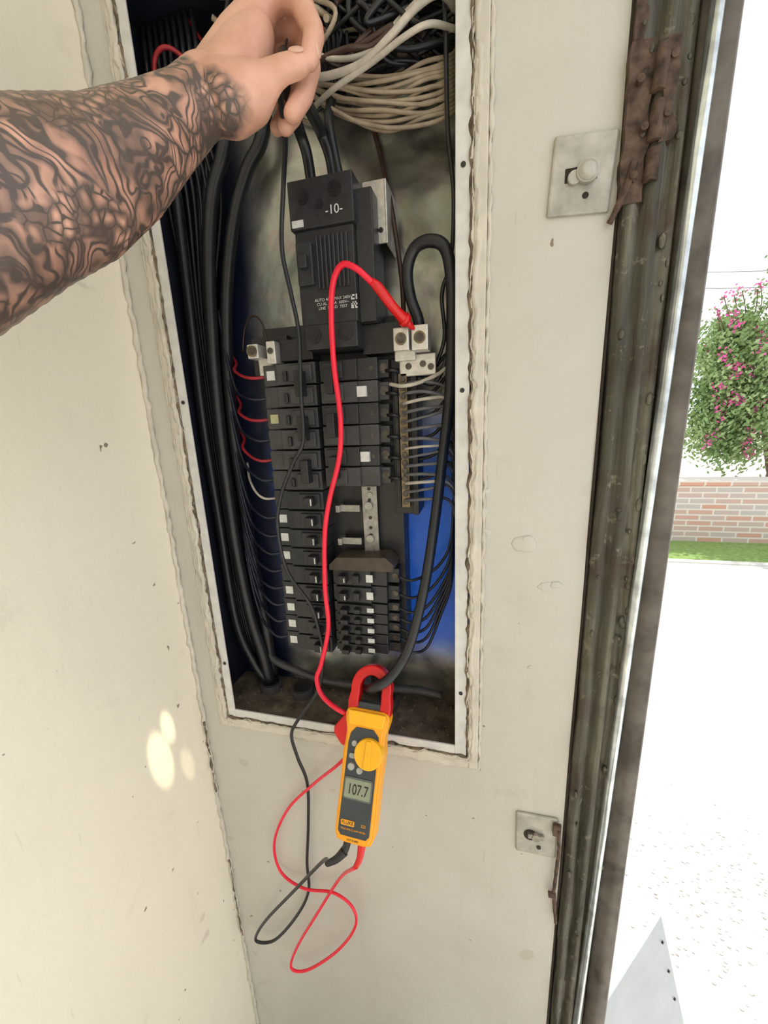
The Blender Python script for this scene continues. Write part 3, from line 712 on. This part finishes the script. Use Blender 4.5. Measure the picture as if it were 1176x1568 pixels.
caps([((-12,-10,0),25),((8,-17,4),26),((24,-15,6),22),((38,-8,8),14.5),((47,-3,10),11.5),((56,0,12),10),((66,3,12),9.6),((71,4,12),8.6)])
caps([((8,0,0),26),((20,22,0),23),((30,44,0),16)])
caps([((40,72,2),13.5),((56,72,5),11.5),((70,62,8),11.2),((74,52,9),10.2),((81,36,10),9.6),((82,30,10),9.4),((79,14,10),8.4),((78,10,10),7.8)])
caps([((31,82,-20),13),((50,78,-20),11.5),((68,64,-20),11.2),((74,36,-18),9.8),((69,4,-12),9),((62,-16,-6),8.4),((60,-20,-5),7.8)])
caps([((16,84,-40),12),((36,80,-42),11),((54,68,-44),10.6),((60,36,-40),9.4),((54,8,-34),8.8),((48,-8,-28),8)])
caps([((0,74,-56),11),((18,72,-62),9.6),((34,60,-64),9.4),((40,36,-60),8.2),((34,14,-52),7.4)])
o=obj('arm_and_hand',bm,M_skin,arm,smooth=True)
r=o.modifiers.new('rm','REMESH'); r.mode='VOXEL'; r.voxel_size=.0014; r.use_smooth_shade=True
s=o.modifiers.new('sm','SMOOTH'); s.iterations=5; s.factor=.5
def nail(name,c,n,t,w,l):
    bm=bmesh.new(); n=Vector(n).normalized(); t=Vector(t); t=(t-n*t.dot(n)).normalized(); b=n.cross(t)
    Mx=Matrix((( t.x,b.x,n.x,c[0]*S),(t.y,b.y,n.y,c[1]*S),(t.z,b.z,n.z,c[2]*S),(0,0,0,1)))@Matrix.Diagonal((l*S,w*S,1.7*S,1))
    bmesh.ops.create_icosphere(bm,subdivisions=3,radius=1,matrix=Mx); obj(name,bm,M_skinnail,arm,smooth=True)
nail('thumb_nail',(69,8,19.5),(0,.5,1),(1,0.1,0),5.0,6.6)
nail('index_nail',(86,16,12),(1,0,.3),(-.1,-1,0),4.4,5.6)

# ------------------------------------------------------------ light
w=bpy.data.worlds.new('sky'); scene.world=w; w.use_nodes=True
bg=w.node_tree.nodes['Background']; bg.inputs[0].default_value=(.97,.985,1,1); bg.inputs[1].default_value=1.3
sun=bpy.data.lights.new('sun','SUN'); sun.energy=5; sun.angle=.01; sun.color=(1,.93,.80)
so=bpy.data.objects.new('sun',sun); COL.objects.link(so); so.rotation_euler=Vector((-.35,-.55,-1)).to_track_quat('-Z','Y').to_euler(); so.location=(3,4,6)
def add_spot(name,loc,tgt,deg,e):  # added spot lamp under the ceiling throws a sun patch on the left wall
    l=bpy.data.lights.new(name,'SPOT'); l.energy=e; l.spot_size=math.radians(deg); l.spot_blend=.5; l.shadow_soft_size=.003; l.color=(1,.86,.56)
    o=bpy.data.objects.new(name,l); COL.objects.link(o); o.location=Vector(loc)*S; o.rotation_euler=(Vector(tgt)-Vector(loc)).to_track_quat('-Z','Y').to_euler()
add_spot('added_sun_patch_spot',(40,-240,2340),(-460,-92,1018),1.7,190)
add_spot('added_sun_patch_spot',(40,-240,2340),(-460,-70,1056),1.0,190)
add_spot('added_sun_patch_spot',(40,-240,2340),(-460,-48,965),.9,80)

cam=bpy.data.cameras.new('camera'); co=bpy.data.objects.new('camera',cam); COL.objects.link(co)
co.location=(0,-.47,1.5); co.rotation_euler=(1.33212,.04214,.24885); cam.sensor_width=36; cam.lens=13.776; cam.clip_start=.01; cam.clip_end=200
scene.camera=co
